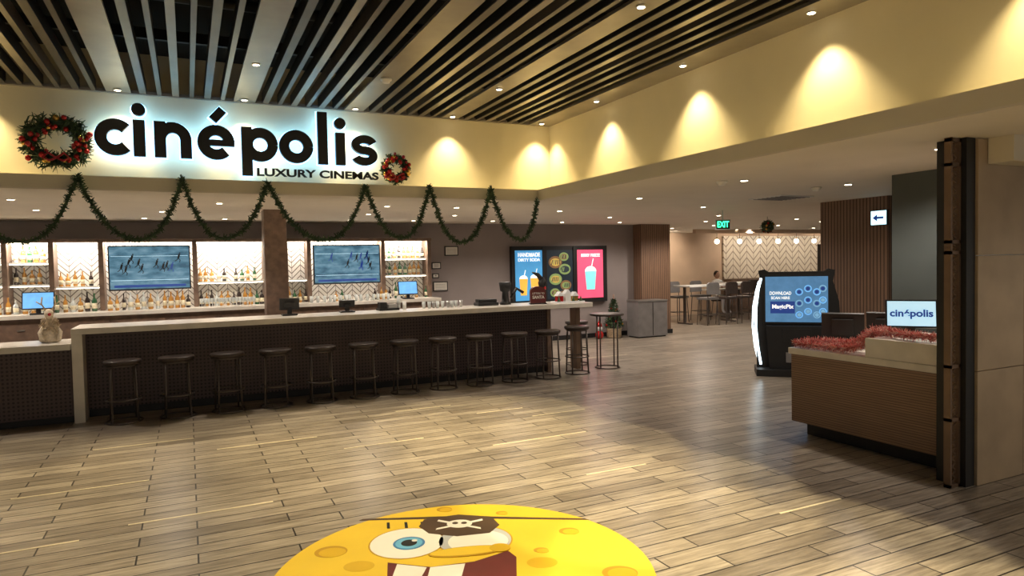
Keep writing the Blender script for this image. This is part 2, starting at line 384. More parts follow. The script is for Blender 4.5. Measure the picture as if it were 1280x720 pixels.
b=B();letters(b,.118,8.54,8.60,'black')
b.obj('channel_letters',parent=sg)
b=B();letters(b,.142,8.602,8.62,'led',.012);b.obj('halo_backlight',parent=sg)
text('LUXURY CINEMAS','black',(1.51,8.57,2.895),1.46,.095,bold=.03,ext=.015,parent=sg)
# ---------------------------------------------------------------- greenery
def needles(b,p,n,L,ks=('needle','needle','needle2'),w=.008):
    for _ in range(n):
        d=Vector((random.gauss(0,1),random.gauss(0,1),random.gauss(0,1))).normalized()
        u=d.cross(Vector((random.random(),random.random(),random.random()))).normalized()*w
        l=L*random.uniform(.6,1.1);q=Vector(p)
        b.add([q-u,q+u,q+d*l+u*.4,q+d*l-u*.4],[(0,1,2,3)],random.choice(ks))
pts=[(-2.5,2.1),(-2.02,2.76),(-1.48,2.07),(-.99,2.75),(-.45,2.09),(-.02,2.75),(.38,2.10),(.86,2.74),(1.49,2.08),(1.99,2.73),(2.43,2.10),(2.81,2.76),(3.23,2.04),(3.66,2.75),(4.09,2.07),(4.38,2.73)]
path=[]
for (x0,z0),(x1,z1) in zip(pts[:-1],pts[1:]):
    for t in range(14):
        t/=14.
        if z0>z1: s=1-(1-t)**2.3
        else: s=t**2.3
        path.append((x0+(x1-x0)*t,8.225+random.uniform(-.006,.006),z0+(z1-z0)*s))
b=B();b.tube(path,.014,'needle',6)
P=[Vector(p) for p in path]
for a,c in zip(P[:-1],P[1:]):
    n=max(1,int((c-a).length/.02))
    for i in range(n): needles(b,a.lerp(c,i/n),11,.055,w=.009)
b.obj('fir_garland')
def wreath(name,c,R,r,sx=1):
    b=B();ring=[(R*math.cos(a*math.pi/16)*sx,0,R*math.sin(a*math.pi/16)) for a in range(32)]
    b.tube(ring,r*.35,'needle',6,True)
    for i in range(int(640*R/.25)):
        a=random.random()*2*math.pi;p=(R*math.cos(a)*sx+random.gauss(0,r*.3),random.gauss(0,r*.25),R*math.sin(a)+random.gauss(0,r*.3))
        needles(b,p,5,r*.75,w=.009)
    for i in range(44):
        a=random.random()*2*math.pi;rr=R+random.gauss(0,r*.35)
        b.ball((rr*math.cos(a)*sx,-r*.6+random.uniform(-.03,.02),rr*math.sin(a)),random.uniform(.016,.032),random.choice(['red','red','gold','ribbon']),8)
    for s in (-1,1):
        b.tube([(0,-r*.9,-R+.02),(s*.07,-r,-R+.07),(s*.12,-r,-R+.02),(s*.06,-r,-R-.01),(0,-r*.9,-R+.02)],.014,'ribbon',4)
    return b.obj(name,c)
wreath('christmas_wreath',(-1.18,8.46,3.12),.20,.11,1.18)
wreath('christmas_wreath',(2.43,8.44,2.985),.135,.07,1)
# ---------------------------------------------------------------- bar counter
b=B()
b.box(-1.24,9.22,1.03,5.85,9.98,1.10,'marble')
b.box(-1.24,9.22,0,-1.13,9.98,1.03,'marble')
b.box(-1.13,9.5,.10,5.15,9.9,1.03,'perf')
b.box(-1.13,9.56,0,5.15,9.86,.10,'black')
b.box(5.15,9.48,0,5.22,9.92,1.03,'wood')
b.box(5.70,9.5,0,5.78,9.7,1.03,'bronze')
b.obj('bar_counter',bevel=.004)
b=B();b.box(-6.8,9.2,.86,-1.25,9.95,.93,'marble');b.box(-6.8,9.28,.08,-1.25,9.9,.86,'perf');b.box(-6.8,9.33,0,-1.25,9.88,.08,'black')
b.obj('service_counter',bevel=.004)
boxobj('bar_column',1.02,10.4,0,1.33,10.72,2.61,'wood',.004)
def stool(x,y,h=.73):
    b=B()
    b.lathe([(.165,h-.055),(.195,h-.05),(.2,h-.02),(.195,h-.005),(.17,h)],(0,0,0),'leather',28)
    b.lathe([(.17,h-.075),(.17,h-.055)],(0,0,0),'leg',24)
    for i in range(4):
        a=math.pi/4+i*math.pi/2
        b.tube([(.165*math.cos(a),.165*math.sin(a),h-.07),(.19*math.cos(a),.19*math.sin(a),.012)],.012,'leg',6)
    for z,r in ((.012,.192),(.27,.184)):
        b.tube([(r*math.cos(a*math.pi/14),r*math.sin(a*math.pi/14),z) for a in range(28)],.010,'leg',6,True)
    return b.obj('bar_stool',(x,y,0),random.uniform(-.2,.2))
for i in range(11): stool(-.72+i*.563,9.03)
for x,y in ((5.50,9.15),(5.98,9.95)): stool(x,y,.75)
b=B();b.lathe([(.27,.865),(.28,.875),(.28,.895),(.27,.9)],(0,0,0),'leather',28);
for i in range(4):
    a=i*math.pi/2+.4;b.tube([(.2*math.cos(a),.2*math.sin(a),.87),(.2*math.cos(a),.2*math.sin(a),.01)],.012,'leg',6)
b.tube([(.2*math.cos(a*math.pi/12),.2*math.sin(a*math.pi/12),.012) for a in range(24)],.01,'leg',6,True)
b.obj('high_side_table',(6.2,9.35,0))
# ---------------------------------------------------------------- back bar
b=B()
b.box(-6.8,12.35,1.06,4.4,13.28,1.12,'marble')
b.box(-6.8,12.42,.08,4.4,13.28,1.06,'wood');b.box(-6.8,12.5,0,4.4,13.2,.08,'black')
for i in range(14): b.box(-6.7+i*.8,12.405,.14,-5.95+i*.8,12.42,1.0,'wood');b.box(-6.35+i*.8,12.39,.88,-6.25+i*.8,12.405,.895,'steel')
b.obj('back_bar_counter',bevel=.003)
b=B()
b.box(-6.8,13.22,1.12,4.36,13.29,2.26,'chev')
b.box(-6.8,12.86,2.24,4.40,13.29,2.29,'wood')
for x in (-6.7,-5.4,-4.1,-3.2,-2.56,-1.95,-1.27,.12,1.27,1.62,2.03,3.42,4.35):
    b.box(x-.035,12.86,1.12,x+.035,13.29,2.26,'wood')
for x0,x1,zs in ((-3.17,-2.6,(1.55,1.9)),(-2.52,-1.99,(1.55,1.9)),(-1.91,-1.31,(1.5,)),(.16,1.23,(1.52,)),(1.66,1.99,(1.52,)),(3.46,4.31,(1.55,1.88)),(-4.06,-3.24,(1.55,1.9))):
    for z in zs: b.box(x0,12.95,z,x1,13.22,z+.025,'white');b.box(x0,12.99,z-.012,x1,13.01,z,'strip')
b.box(-6.7,13.17,2.225,4.3,13.2,2.24,'strip')
b.obj('back_bar_shelving')
area('shelf_led_lamp',(-1.5,12.9,2.225),5.6,.05,90,(1,.90,.76),(math.radians(32),0,0))
area('shelf_led_lamp',(3.0,12.9,2.225),2.6,.05,42,(1,.90,.76),(math.radians(32),0,0))
# bottles
b=B()
def bottle(x,y,z,h,r,k):
    b.lathe([(r*.9,0),(r,.01),(r,h*.58),(r*.75,h*.66),(r*.32,h*.75),(r*.32,h*.96),(r*.38,h*.97),(r*.38,h)],(x,y,z),k,10)
    b.lathe([(r*1.03,h*.16),(r*1.03,h*.45)],(x,y,z),'label',10)
ks=['amber','amber','clear','green','darkglass','amber','amber','darkglass']
def row(x0,x1,y,z,st=.09,skip=.1,hh=(.22,.32)):
    x=x0
    while x<x1:
        if random.random()>skip: bottle(x,y+random.uniform(-.03,.03),z,random.uniform(*hh),random.uniform(.028,.04),random.choice(ks))
        x+=st*random.uniform(.9,1.25)
for x0,x1 in ((-4.0,-3.3),(-3.1,-2.65),(-2.48,-2.03)):
    for z in (1.575,1.925): row(x0+.03,x1,13.08,z,.085,.05,(.2,.28))
row(3.5,4.28,13.08,1.575,.085,.05,(.2,.27));row(3.5,4.28,13.08,1.905,.085,.05,(.2,.27))
row(-4,-1.35,12.8,1.12,.1,.1);row(-1.86,-1.36,13.08,1.525,.1,.2,(.18,.26));row(-1.15,.05,12.75,1.12,.085,.05,(.2,.3));row(.2,1.2,13.08,1.545,.09,.1,(.2,.28));row(.2,1.3,12.9,1.12,.085,.05)
row(1.66,2.0,12.9,1.12,.09,.1);row(2.1,3.4,12.75,1.12,.12,.5,(.15,.25));row(3.45,4.3,12.9,1.12,.1,.2)
b.obj('liquor_bottles')
b=B()
for i in range(16):
    x=.2+.055*i
    b.lathe([(.02,0),(.004,.005),(.004,.06),(.028,.09),(.03,.15),(.028,.15)],(x,12.55,1.12),'clear',8)
for i in range(15):
    b.lathe([(.025,0),(.032,.12)],(2.0+.1*i+random.uniform(-.03,.03),12.5,1.12),'clear',8)
b.obj('glassware')
M['tv1']=tv_mat('television_picture',2.0);M['tv2']=tv_mat('television_picture_b',2.3)
def tv(x0,x1,z0,z1,k):
    e=B();e.box(x0-.02,12.84,z0-.025,x1+.02,12.9,z1+.02,'black');e.box(x0,12.835,z0,x1,12.841,z1,k)
    e.box(x0+.06,12.831,z0+.025,x1-.06,12.836,z0+.065,'navy')
    for i in range(11):
        px=x0+.12+(x1-x0-.24)*random.random();pz=z0+.28+.25*random.random()
        c=random.choice(['dblack','navy','dblack'])
        e.ribbon([(px,pz),(px+.02,pz+.07)],.03,12.831,12.836,c);e.ribbon([(px+.022,pz+.075),(px+.03,pz+.095)],.02,12.831,12.836,c)
        e.ribbon([(px,pz),(px+.03,pz-.035),(px+.02,pz-.07)],.012,12.831,12.836,c);e.ribbon([(px,pz),(px-.02,pz-.03),(px-.05,pz-.05)],.012,12.831,12.836,c)
    for i in (0,4):
        z=z0+.14+.1*i;e.box(x0+.02,12.832,z,x1-.02,12.8355,z+.006,'paleblue')
    e.box((x0+x1)/2-.1,12.9,(z0+z1)/2-.1,(x0+x1)/2+.1,13.22,(z0+z1)/2+.1,'black')
    e.obj('television')
tv(-1.15,.03,1.46,2.16,'tv1');tv(2.12,3.33,1.46,2.15,'tv2')
# ---------------------------------------------------------------- POS monitors
def pos(name,x,y,z,rz,w=.36,h=.24,k='blueglow'):
    b=B()
    b.box(-.10,-.08,0,.10,.10,.02,'black');b.box(-.03,.0,.02,.03,.04,.12,'black')
    b.M=Matrix.Translation((0,0,.08))@Matrix.Rotation(math.radians(-14),4,'X')
    b.box(-w/2,-.02,0,w/2,.02,h,'black');b.box(-w/2+.015,-.023,.015,w/2-.015,-.019,h-.015,k)
    b.box(-w/4,.02,.05,w/4,.05,h-.05,'black')
    return b.obj(name,(x,y,z),rz,bevel=.004)
pos('point_of_sale_monitor',-2.08,12.47,1.12,0,.42,.27);pos('point_of_sale_monitor',3.78,12.47,1.12,0,.38,.26)
pos('point_of_sale_monitor',1.25,9.75,1.10,math.pi,.26,.16,'dblack')
pos('point_of_sale_monitor',2.05,9.8,1.10,math.pi,.22,.10,'dblack')
# ---------------------------------------------------------------- items on bar
b=B()
b.lathe([(.09,.005),(.11,.03),(.10,.12),(.06,.2),(.035,.26),(.05,.3)],(0,0,0),'cream',14)
b.ball((0,-.03,.34),.06,'cream',12,(.8,1.2,1));b.ball((0,-.1,.335),.018,'red',8)
for s in (-1,1):
    b.tube([(s*.03,0,.38),(s*.07,0,.46),(s*.06,0,.54)],.009,'straw',6);b.tube([(s*.06,0,.44),(s*.12,0,.49)],.007,'straw',6)
    b.tube([(s*.05,-.03,.2),(s*.1,-.08,.12),(s*.08,-.12,.03)],.025,'cream',8)
for _ in range(160):
    a=random.random()*6.28;z=.06+random.random()*.22;needles(b,(.08*math.cos(a),.08*math.sin(a),z),2,.05,('straw','cream'),.008)
b.obj('burlap_reindeer_figurine',(-1.5,9.6,.93),.2)
b=B()
for i in range(9):
    x=i*.075;b.lathe([(.022,0),(.03,.1)],(x,random.uniform(-.05,.05),0),random.choice(['clear','steel']),10)
b.obj('bar_glasses',(3.2,9.75,1.10))
b=B();b.box(0,0,0,.3,.2,.03,'black');b.box(.02,.02,.03,.12,.18,.12,'black');b.box(.15,.04,.03,.28,.16,.09,'steel');b.lathe([(.03,.03),(.03,.2)],(.32,.1,0),'clear',10);b.lathe([(.03,0),(.03,.12)],(.4,.08,0),'white',10)
b.obj('bar_caddy',(2.5,9.7,1.10))
b=B();b.box(0,0,0,.34,.22,.05,'black');b.box(.02,.02,.05,.32,.2,.1,'black');b.obj('napkin_holder',(4.05,9.65,1.10),bevel=.01)
b=B();b.lathe([(.09,0),(.09,.03),(.06,.05),(.05,.2),(.08,.22),(.1,.35),(.08,.36)],(0,0,0),'black',14);b.tube([(.1,0,.1),(.2,0,.25),(.32,.0,.18)],.025,'black',8)
b.obj('lever_juicer',(4.55,9.75,1.10))
b=B();b.box(-.12,-.08,0,.12,.08,.2,'dred')
b.polyxz([(-.12*math.cos(a*math.pi/12),.2+.08*math.sin(a*math.pi/12)) for a in range(13)],-.08,.08,'dred')
b.box(-.13,-.09,0,.13,.09,.02,'dblack')
o=b.obj('santa_letter_box',(5.0,9.5,1.10),-.35)
text('LETTERS TO','dwhite',(0,-.087,.17),.19,.03,parent=o);text('SANTA','dwhite',(0,-.087,.11),.19,.05,bold=.03,parent=o)
b=B();b.lathe([(.06,0),(.04,.02),(.015,.04),(.015,.18),(.05,.24),(.07,.33),(.03,.42)],(0,0,0),'black',12);b.tube([(0,0,.36),(-.08,0,.46),(-.18,0,.5)],.02,'black',6,radii=[.05,.035,.01]);b.ball((.02,-.03,.24),.035,'red',8)
b.obj('nutcracker_figurine',(5.22,9.75,1.10))
b=B();b.box(-.24,-.14,0,.24,.14,.02,'snow')
for x,h,k in ((-.16,.09,'red'),(-.02,.12,'white'),(.12,.08,'gold')):
    b.box(x-.05,-.05,.02,x+.05,.05,.02+h,k);b.polyxz([(x-.065,.02+h),(x+.065,.02+h),(x,.09+h)],-.06,.06,'snow')
for x in (-.21,.06,.2): b.lathe([(.03,.02),(.001,.11)],(x,-.08,0),'needle2',8)
b.obj('miniature_christmas_village',(5.58,9.55,1.10))
# ---------------------------------------------------------------- framed notices
for x,z,w,h in ((4.98,2.04,.3,.2),(4.64,1.74,.2,.14),(4.72,1.31,.32,.2),(4.62,1.53,.14,.1)):
    b=B();b.box(-w/2,-.02,-h/2,w/2,0,h/2,'black');b.box(-w/2+.02,-.024,-h/2+.02,w/2-.02,-.019,h/2-.02,'dwhite')
    for i in range(4): b.box(-w/2+.05,-.026,-h/2+.04+i*(h-.07)/4,w/2-.05,-.023,-h/2+.046+i*(h-.07)/4,'grey')
    b.obj('framed_notice',(x,13.299,z))
# ---------------------------------------------------------------- poster displays
def em(name,c,s=1.0): M[name]=mat(name,c,.4,emit=c,es=s,var=.12,scale=4)
em('p_teal',(.06,.26,.50),.9);em('p_orange',(.80,.38,.06),.9);em('p_pink',(.72,.08,.16),.9);em('p_cyan',(.2,.60,.62),.9);em('p_dark',(.03,.04,.05),.5);em('p_lime',(.20,.28,.10),.6);em('p_white',(.9,.9,.85),.9);em('p_navy',(.015,.025,.035),.4);em('p_brown',(.20,.11,.05),.5);em('p_gold',(.5,.35,.08),.6)
b=B();b.box(6.33,13.2,.84,8.78,13.299,2.12,'black')
y0,y1=13.185,13.2
def pan(x0,x1,k): b.box(x0,y0,.93,x1,y1,2.03,k)
pan(6.41,7.07,'p_teal');pan(7.19,7.85,'p_navy');pan(7.97,8.66,'p_pink')
yy0,yy1=13.178,13.186
def cup(cx,z0,w,h,k,lid='p_white'):
    b.polyxz([(cx-w*.36,z0),(cx+w*.36,z0),(cx+w*.5,z0+h),(cx-w*.5,z0+h)],yy0,yy1,k)
    b.polyxz([(cx+w*.5*math.cos(a*math.pi/10),z0+h+w*.38*math.sin(a*math.pi/10)) for a in range(11)],yy0-.001,yy1,lid)
    b.ribbon([(cx,z0+h),(cx+w*.25,z0+h+w*.95)],.015,yy0-.002,yy1,'p_white')
cup(6.6,1.05,.2,.36,'p_orange');cup(6.88,1.0,.22,.42,'p_orange')
for cx,cz,r,k,c in ((7.4,1.76,.17,'p_brown','p_gold'),(7.64,1.6,.15,'p_lime','p_dark'),(7.40,1.38,.16,'p_lime','p_gold'),(7.66,1.24,.14,'p_brown','p_lime'),(7.38,1.08,.12,'p_lime','p_brown'),(7.62,1.88,.12,'p_lime','p_brown'),(7.6,1.04,.1,'p_brown','p_gold')):
    b.polyxz([(cx+r*math.cos(a*math.pi/12),cz+r*.8*math.sin(a*math.pi/12)) for a in range(24)],yy0,yy1,k)
    b.polyxz([(cx+r*.75*math.cos(a*math.pi/12),cz+r*.5*math.sin(a*math.pi/12)) for a in range(24)],yy0-.004,yy1,c)
    for q in range(5): b.ribbon([(cx-r*.6+q*r*.3,cz-r*.3),(cx-r*.4+q*r*.25,cz+r*.3)],.02,yy0-.006,yy1,random.choice(['p_dark','p_lime','p_dark']))
cup(8.32,1.12,.3,.42,'p_cyan')
for x in (7.13,7.91): b.box(x-.05,13.17,.86,x+.05,13.2,2.10,'black')
o=b.obj('poster_display')
text('HANDMADE','p_white',(6.74,13.175,1.93),.54,.09,parent=o,bold=.03);text('DIRTY SODA','p_white',(6.74,13.175,1.82),.54,.07,parent=o,bold=.02)
text('BERRY FREEZE','p_white',(8.32,13.175,1.90),.5,.07,parent=o,bold=.02)
# ---------------------------------------------------------------- trash cabinet, tree
b=B();b.box(9.14,12.5,.03,9.95,12.94,.82,'grey');b.box(9.17,12.52,0,9.92,12.92,.03,'black');b.box(9.13,12.49,.82,9.96,12.95,.85,'steel')
b.box(9.535,12.492,.05,9.545,12.5,.8,'black')
b.obj('waste_cabinet')
b=B();b.lathe([(.14,0),(.17,.02),(.17,.2),(.19,.22)],(0,0,0),'straw',16);b.tube([(0,0,.1),(0,0,1.0)],.02,'wood',6)
for i in range(1300):
    t=random.random();r=.20*(1-t)+.02;a=random.random()*6.28;rr=r*math.sqrt(random.random())
    needles(b,(rr*math.cos(a),rr*math.sin(a),.25+.62*t),2,.07,w=.009)
for i in range(26):
    t=random.random();a=random.random()*6.28;b.ball((.2*(1-t)*math.cos(a),.2*(1-t)*math.sin(a),.28+.6*t),.025,random.choice(['red','gold','white']),8)
b.obj('small_christmas_tree',(8.78,12.95,0))
b=B();b.ball((0,0,.09),.1,'red',12);b.ball((0,0,.24),.07,'snow',12);b.lathe([(.07,.28),(.05,.34),(.005,.42)],(0,0,0),'red',12)
b.obj('santa_plush',(8.38,12.95,0))
# ---------------------------------------------------------------- host stand
b=B()
b.box(5.48,3.42,0,6.1,4.74,.13,'black')
b.box(5.38,3.36,.13,6.15,4.84,.80,'hoswood')
b.box(5.36,3.34,.80,6.17,4.86,.86,'marble')
b.box(5.37,3.35,.86,6.17,4.02,1.03,'marble')
b.obj('host_stand',bevel=.004)
o=pos('host_stand_monitor',5.72,3.83,1.03,math.radians(-52),.40,.25,'paleblue')
t=text('cinépolis','navy',(0,-.026,.125),.33,.085,rot=(math.pi/2,0,0),bold=.03,ext=.002,parent=o)
mt=Matrix.Translation((0,0,.08))@Matrix.Rotation(math.radians(-14),4,'X')@Matrix.Translation((0,-.027,.125))@Matrix.Rotation(math.pi/2,4,'X')
t.location=mt.to_translation();t.rotation_euler=mt.to_euler()
pos('point_of_sale_monitor',5.85,4.62,.86,math.radians(125),.38,.26,'dblack');pos('point_of_sale_monitor',6.0,4.25,.86,math.radians(115),.34,.28,'dblack')
b=B();b.box(-.08,-.1,0,.08,.1,.1,'black');b.box(-.05,-.105,.04,.05,-.09,.08,'dwhite');b.obj('receipt_printer',(6.02,3.55,1.03),math.radians(-60),bevel=.01)
b=B()
path=[(5.42,4.82,.905),(5.40,4.6,.905),(5.42,4.4,.905),(5.40,4.22,.915),(5.42,4.1,.95),(5.43,4.04,1.03),(5.45,3.98,1.08),(5.5,3.85,1.085),(5.43,3.65,1.08),(5.46,3.4,1.08)]
path2=[(5.5,4.8,.905),(5.60,4.6,.905),(5.56,4.3,.905),(5.60,4.12,.96),(5.58,4.03,1.09),(5.56,3.9,1.085)]
path3=[(5.46,4.75,.93),(5.5,4.5,.94),(5.48,4.25,.95),(5.5,4.12,1.02),(5.5,4.04,1.1)]
for pp in (path,path2,path3):
    P=[Vector(p) for p in pp];b.tube(pp,.006,'tinsel',5)
    for a,c in zip(P[:-1],P[1:]):
        n=max(1,int((c-a).length/.005))
        for i in range(n): needles(b,a.lerp(c,i/n),12,.055,('tinsel','tinsel2','tinsel','ribbon'),.003)
b.obj('tinsel_garland')
# ---------------------------------------------------------------- metal screen post
b=B()
b.box(5.20,3.06,0,5.305,3.28,2.61,'black')
b.box(5.08,3.10,0,5.10,3.15,2.61,'bronze');b.box(5.18,3.10,0,5.20,3.15,2.61,'bronze')
for z in (0,.5,.9,1.75,1.83,2.4,2.58): b.box(5.08,3.10,z,5.20,3.15,z+.025,'bronze')
for i in range(43):
    z=i*.06;b.tube([(5.09,3.125,z),(5.19,3.125,z+.06)],.006,'bronze',4);b.tube([(5.19,3.125,z),(5.09,3.125,z+.06)],.006,'bronze',4)
b.obj('metal_screen_divider')
# ---------------------------------------------------------------- kiosk
b=B()
L=[(-.50,0),(-.56,.06),(-.56,.35),(-.60,.75),(-.58,1.1),(-.50,1.40),(-.53,1.56),(-.44,1.58),(-.38,1.54)]
out=L+[(-x,z) for x,z in reversed(L)]
b.polyxz(out,-.05,.16,'black')
b.poly([(-.56,-.32),(.56,-.32),(.6,.2),(-.6,.2)],0,.10,'black')
b.polyxz([(-.38,.1),(.38,.1),(.42,.74),(-.42,.74)],-.2,-.05,'black')
b.box(-.46,-.075,.76,.46,-.05,1.50,'black')
b.box(-.43,-.08,.79,.43,-.074,1.47,'kscreen')
b.tube([(-x_,-.055,z_) for x_,z_ in [(.50,.14),(.54,.4),(.57,.7),(.565,1.0),(.53,1.28),(.49,1.45)]],.020,'glowwhite',6)
b.tube([(-x_,.10,z_) for x_,z_ in [(.52,.10),(.585,.4),(.615,.7),(.605,1.0),(.56,1.25),(.52,1.40)]],.016,'glowwhite',6)
b.box(-.2,-.21,.5,.2,-.2,.7,'black');b.box(-.15,-.215,.2,.15,-.2,.35,'grey')
b.box(-.36,-.084,.92,-.02,-.08,1.1,'navy')
for i in range(12): 
    cx=.04+.12*(i%4)-(.04 if i%4==3 else 0);cz=.9+.17*(i//4)+.05*(i%2);b.ribbon(arc(cx,cz,.045,.045,0,360,14),.016,-.084,-.08,random.choice(['kbub','kbub','blueglow']))
    b.polyxz([(cx+.028*math.cos(a*math.pi/6),cz+.028*math.sin(a*math.pi/6)) for a in range(12)],-.083,-.08,random.choice(['kbub','navy']))
o=b.obj('photo_booth_kiosk',(8.2,7.28,0),math.radians(-46),bevel=.006)
text('MagicPix','p_white',(-.19,-.088,1.02),.3,.08,parent=o,bold=.03)
text('DOWNLOAD','p_white',(-.22,-.086,1.22),.3,.05,parent=o,bold=.02)
text('SCAN HERE','p_white',(-.22,-.086,1.15),.26,.04,parent=o,bold=.02)
# ---------------------------------------------------------------- dining area
def table(x,y,l,w,h=1.05,rz=0):
    b=B();b.box(-l/2,-w/2,h-.04,l/2,w/2,h,'white')
    for sx in (-1,1):
        b.box(sx*(l/2-.12)-.03,-.03,.03,sx*(l/2-.12)+.03,.03,h-.04,'leg');b.box(sx*(l/2-.12)-.04,-w/2+.08,0,sx*(l/2-.12)+.04,w/2-.08,.03,'leg')
    b.obj('high_dining_table',(x,y,0),rz,bevel=.003)
def chair(x,y,rz,k='grey'):
    b=B();h=.74
    for sx in (-1,1):
        for sy in (-1,1): b.tube([(sx*.17,sy*.16,h-.05),(sx*.2,sy*.2,0)],.013,'leg',6)
    for s in (-1,1): b.tube([(s*.19,-.185,.28),(s*.19,.185,.28)],.01,'leg',6);b.tube([(-.19,s*.185,.28),(.19,s*.185,.28)],.01,'leg',6)
    b.box(-.21,-.2,h-.06,.21,.2,h,k)
    b.polyxz([(-.21,h+.08),(.21,h+.08),(.2,h+.36),(.15,h+.4),(-.15,h+.4),(-.2,h+.36)],.18,.22,k)
    for s in (-1,1): b.tube([(s*.17,.19,h-.03),(s*.17,.2,h+.12)],.012,'leg',6)
    b.obj('bar_chair',(x,y,0),rz,bevel=.01)
for x,y,l in ((13.0,14.6,1.8),(15.3,15.4,1.8),(17.6,15.2,1.8)): table(x,y,l,.7)
table(15.0,16.1,1.5,.5,.84)
for x,y,r in ((12.5,14.0,math.pi),(13.1,13.95,math.pi),(13.7,14.0,math.pi),(12.5,15.2,0),(13.3,15.2,0),(14.7,14.75,math.pi),(15.3,14.75,math.pi),(15.9,14.75,math.pi),(17.2,14.6,math.pi),(17.9,14.6,math.pi)): chair(x,y,r,random.choice(['grey','leather']))
for i,(x,y) in enumerate(((15.2,15.6),(16.0,15.6),(16.8,15.6),(17.6,15.6),(18.4,15.6),(14.3,15.6))):
    b=B();b.tube([(0,0,0),(0,0,-.22)],.006,'black',6);b.lathe([(.02,-.22),(.025,-.27)],(0,0,0),'gold',10);b.ball((0,0,-.33),.075,'lampsoft',12)
    b.obj('pendant_bulb',(x,y,2.61))
b=B();b.tube([(0,0,0),(0,0,-.1)],.004,'black',5)
for _ in range(300):
    d=Vector((random.gauss(0,1),random.gauss(0,1),random.gauss(0,1))).normalized()*.1;needles(b,(d.x,d.y,d.z-.2),2,.06,w=.01)
for i in range(10):
    d=Vector((random.gauss(0,1),random.gauss(0,1),random.gauss(0,1))).normalized()*.13;b.ball((d.x,d.y,d.z-.2),.025,random.choice(['red','gold']),8)
b.obj('hanging_holly_ball',(10.9,10.4,2.61))
b=B();b.box(-.5,-.2,0,.5,.3,.9,'wood');b.box(-.5,-.22,.9,.5,.32,.95,'marble')
for i in range(5): b.box(-.45+i*.19,-.1,.95,-.3+i*.19,.1,1.35,'black');b.box(-.43+i*.19,-.105,1.15,-.32+i*.19,-.1,1.3,'blueglow' if i%2 else 'red')
b.box(-.5,-.12,1.75,.5,.2,2.1,'black');b.box(-.5,.1,.95,-.46,.2,1.75,'black');b.box(.46,.1,.95,.5,.2,1.75,'black')
for i in range(7): b.lathe([(.05,0),(.06,.12)],(-.42+i*.14,0,2.1),'darkglass',8)
b.obj('condiment_station',(15.9,12.75,0))
# person
def person(x,y,dz):
    e=empty('seated_man',(x,y,dz))
    V=[(0,0,.80),(0,0,.95),(0,.01,1.12),(0,0,1.25),(0,0,1.33),
       (-.17,0,1.23),(-.24,-.10,1.05),(-.14,-.32,1.095),(.17,0,1.23),(.24,-.10,1.05),(.12,-.34,1.095),
       (-.09,0,.75),(-.12,-.40,.74),(-.12,-.38,.36),(-.12,-.48,.26),(.09,0,.75),(.12,-.40,.74),(.12,-.38,.36),(.12,-.48,.26)]
    E=[(0,1),(1,2),(2,3),(3,4),(3,5),(5,6),(6,7),(3,8),(8,9),(9,10),(0,11),(11,12),(12,13),(13,14),(0,15),(15,16),(16,17),(17,18)]
    Rr=[.13,.125,.14,.10,.05,.065,.045,.03,.065,.045,.03,.085,.065,.04,.035,.085,.065,.04,.035]
    me=bpy.data.meshes.new('body');me.from_pydata(V,E,[]);o=bpy.data.objects.new('body',me);COL.objects.link(o);o.parent=e
    md=o.modifiers.new('skin','SKIN')
    for i,r in enumerate(Rr): me.skin_vertices[0].data[i].radius=(r,r*(.75 if i<4 else 1))
    me.skin_vertices[0].data[0].use_root=True
    s=o.modifiers.new('sub','SUBSURF');s.levels=2;s.render_levels=2;me.materials.append(M['shirt']);md.use_smooth_shade=True
    for sx,hx,hy in ((-1,-.14,-.32),(1,.12,-.34)):
        V=[(hx,hy,1.095),(hx*.8,hy-.07,1.09)];E=[(0,1)];R=[.022,.03]
        for f in range(4):
            n=len(V);ox=(f-1.5)*.02;L=[.065,.08,.085,.07][f]
            V+=[(hx*.8+ox,hy-.09,1.09),(hx*.8+ox*1.2,hy-.09-L*.6,1.095),(hx*.8+ox*1.2,hy-.09-L,1.08)];E+=[(1,n),(n,n+1),(n+1,n+2)];R+=[.011,.009,.008]
        n=len(V);V+=[(hx*.8-sx*.035,hy-.05,1.09),(hx*.8-sx*.055,hy-.09,1.085)];E+=[(0,n),(n,n+1)];R+=[.012,.009]
        me=bpy.data.meshes.new('hand');me.from_pydata(V,E,[]);o=bpy.data.objects.new('hand',me);COL.objects.link(o);o.parent=e
        md=o.modifiers.new('skin','SKIN')
        for i,r in enumerate(R): me.skin_vertices[0].data[i].radius=(r,r)
        me.skin_vertices[0].data[0].use_root=True;s=o.modifiers.new('sub','SUBSURF');s.levels=1;s.render_levels=1;me.materials.append(M['skin'])
    b=B();b.ball((0,-.01,1.45),.115,'skin',18,(.72,.85,1.05));b.ball((0,.012,1.475),.118,'hair',18,(.76,.84,.98))
    b.ball((0,-.108,1.44),.016,'skin',8,(.8,1,1.4))
    for s_ in (-1,1): b.ball((s_*.03,-.094,1.458),.009,'dwhite',8);b.ball((s_*.03,-.102,1.458),.005,'dblack',8);b.ball((s_*.083,0,1.445),.02,'skin',8,(.4,.8,1.3));b.ball((s_*.03,-.098,1.475),.012,'hair',8,(1.3,.5,.3))
    b.ball((0,-.098,1.395),.02,'dred',8,(1,.35,.3))
    b.obj('head',parent=e)
    b=B()
    b.lathe([(.17,.42),(.18,.47)],(0,0.02,0),'leather',16)
    for i in range(4):
        a=math.pi/4+i*math.pi/2;b.tube([(.12*math.cos(a),.12*math.sin(a),.43),(.17*math.cos(a),.17*math.sin(a),0)],.012,'leg',6)
    b.obj('dining_stool',(x,y,0))
person(15.2,16.6,-.20)
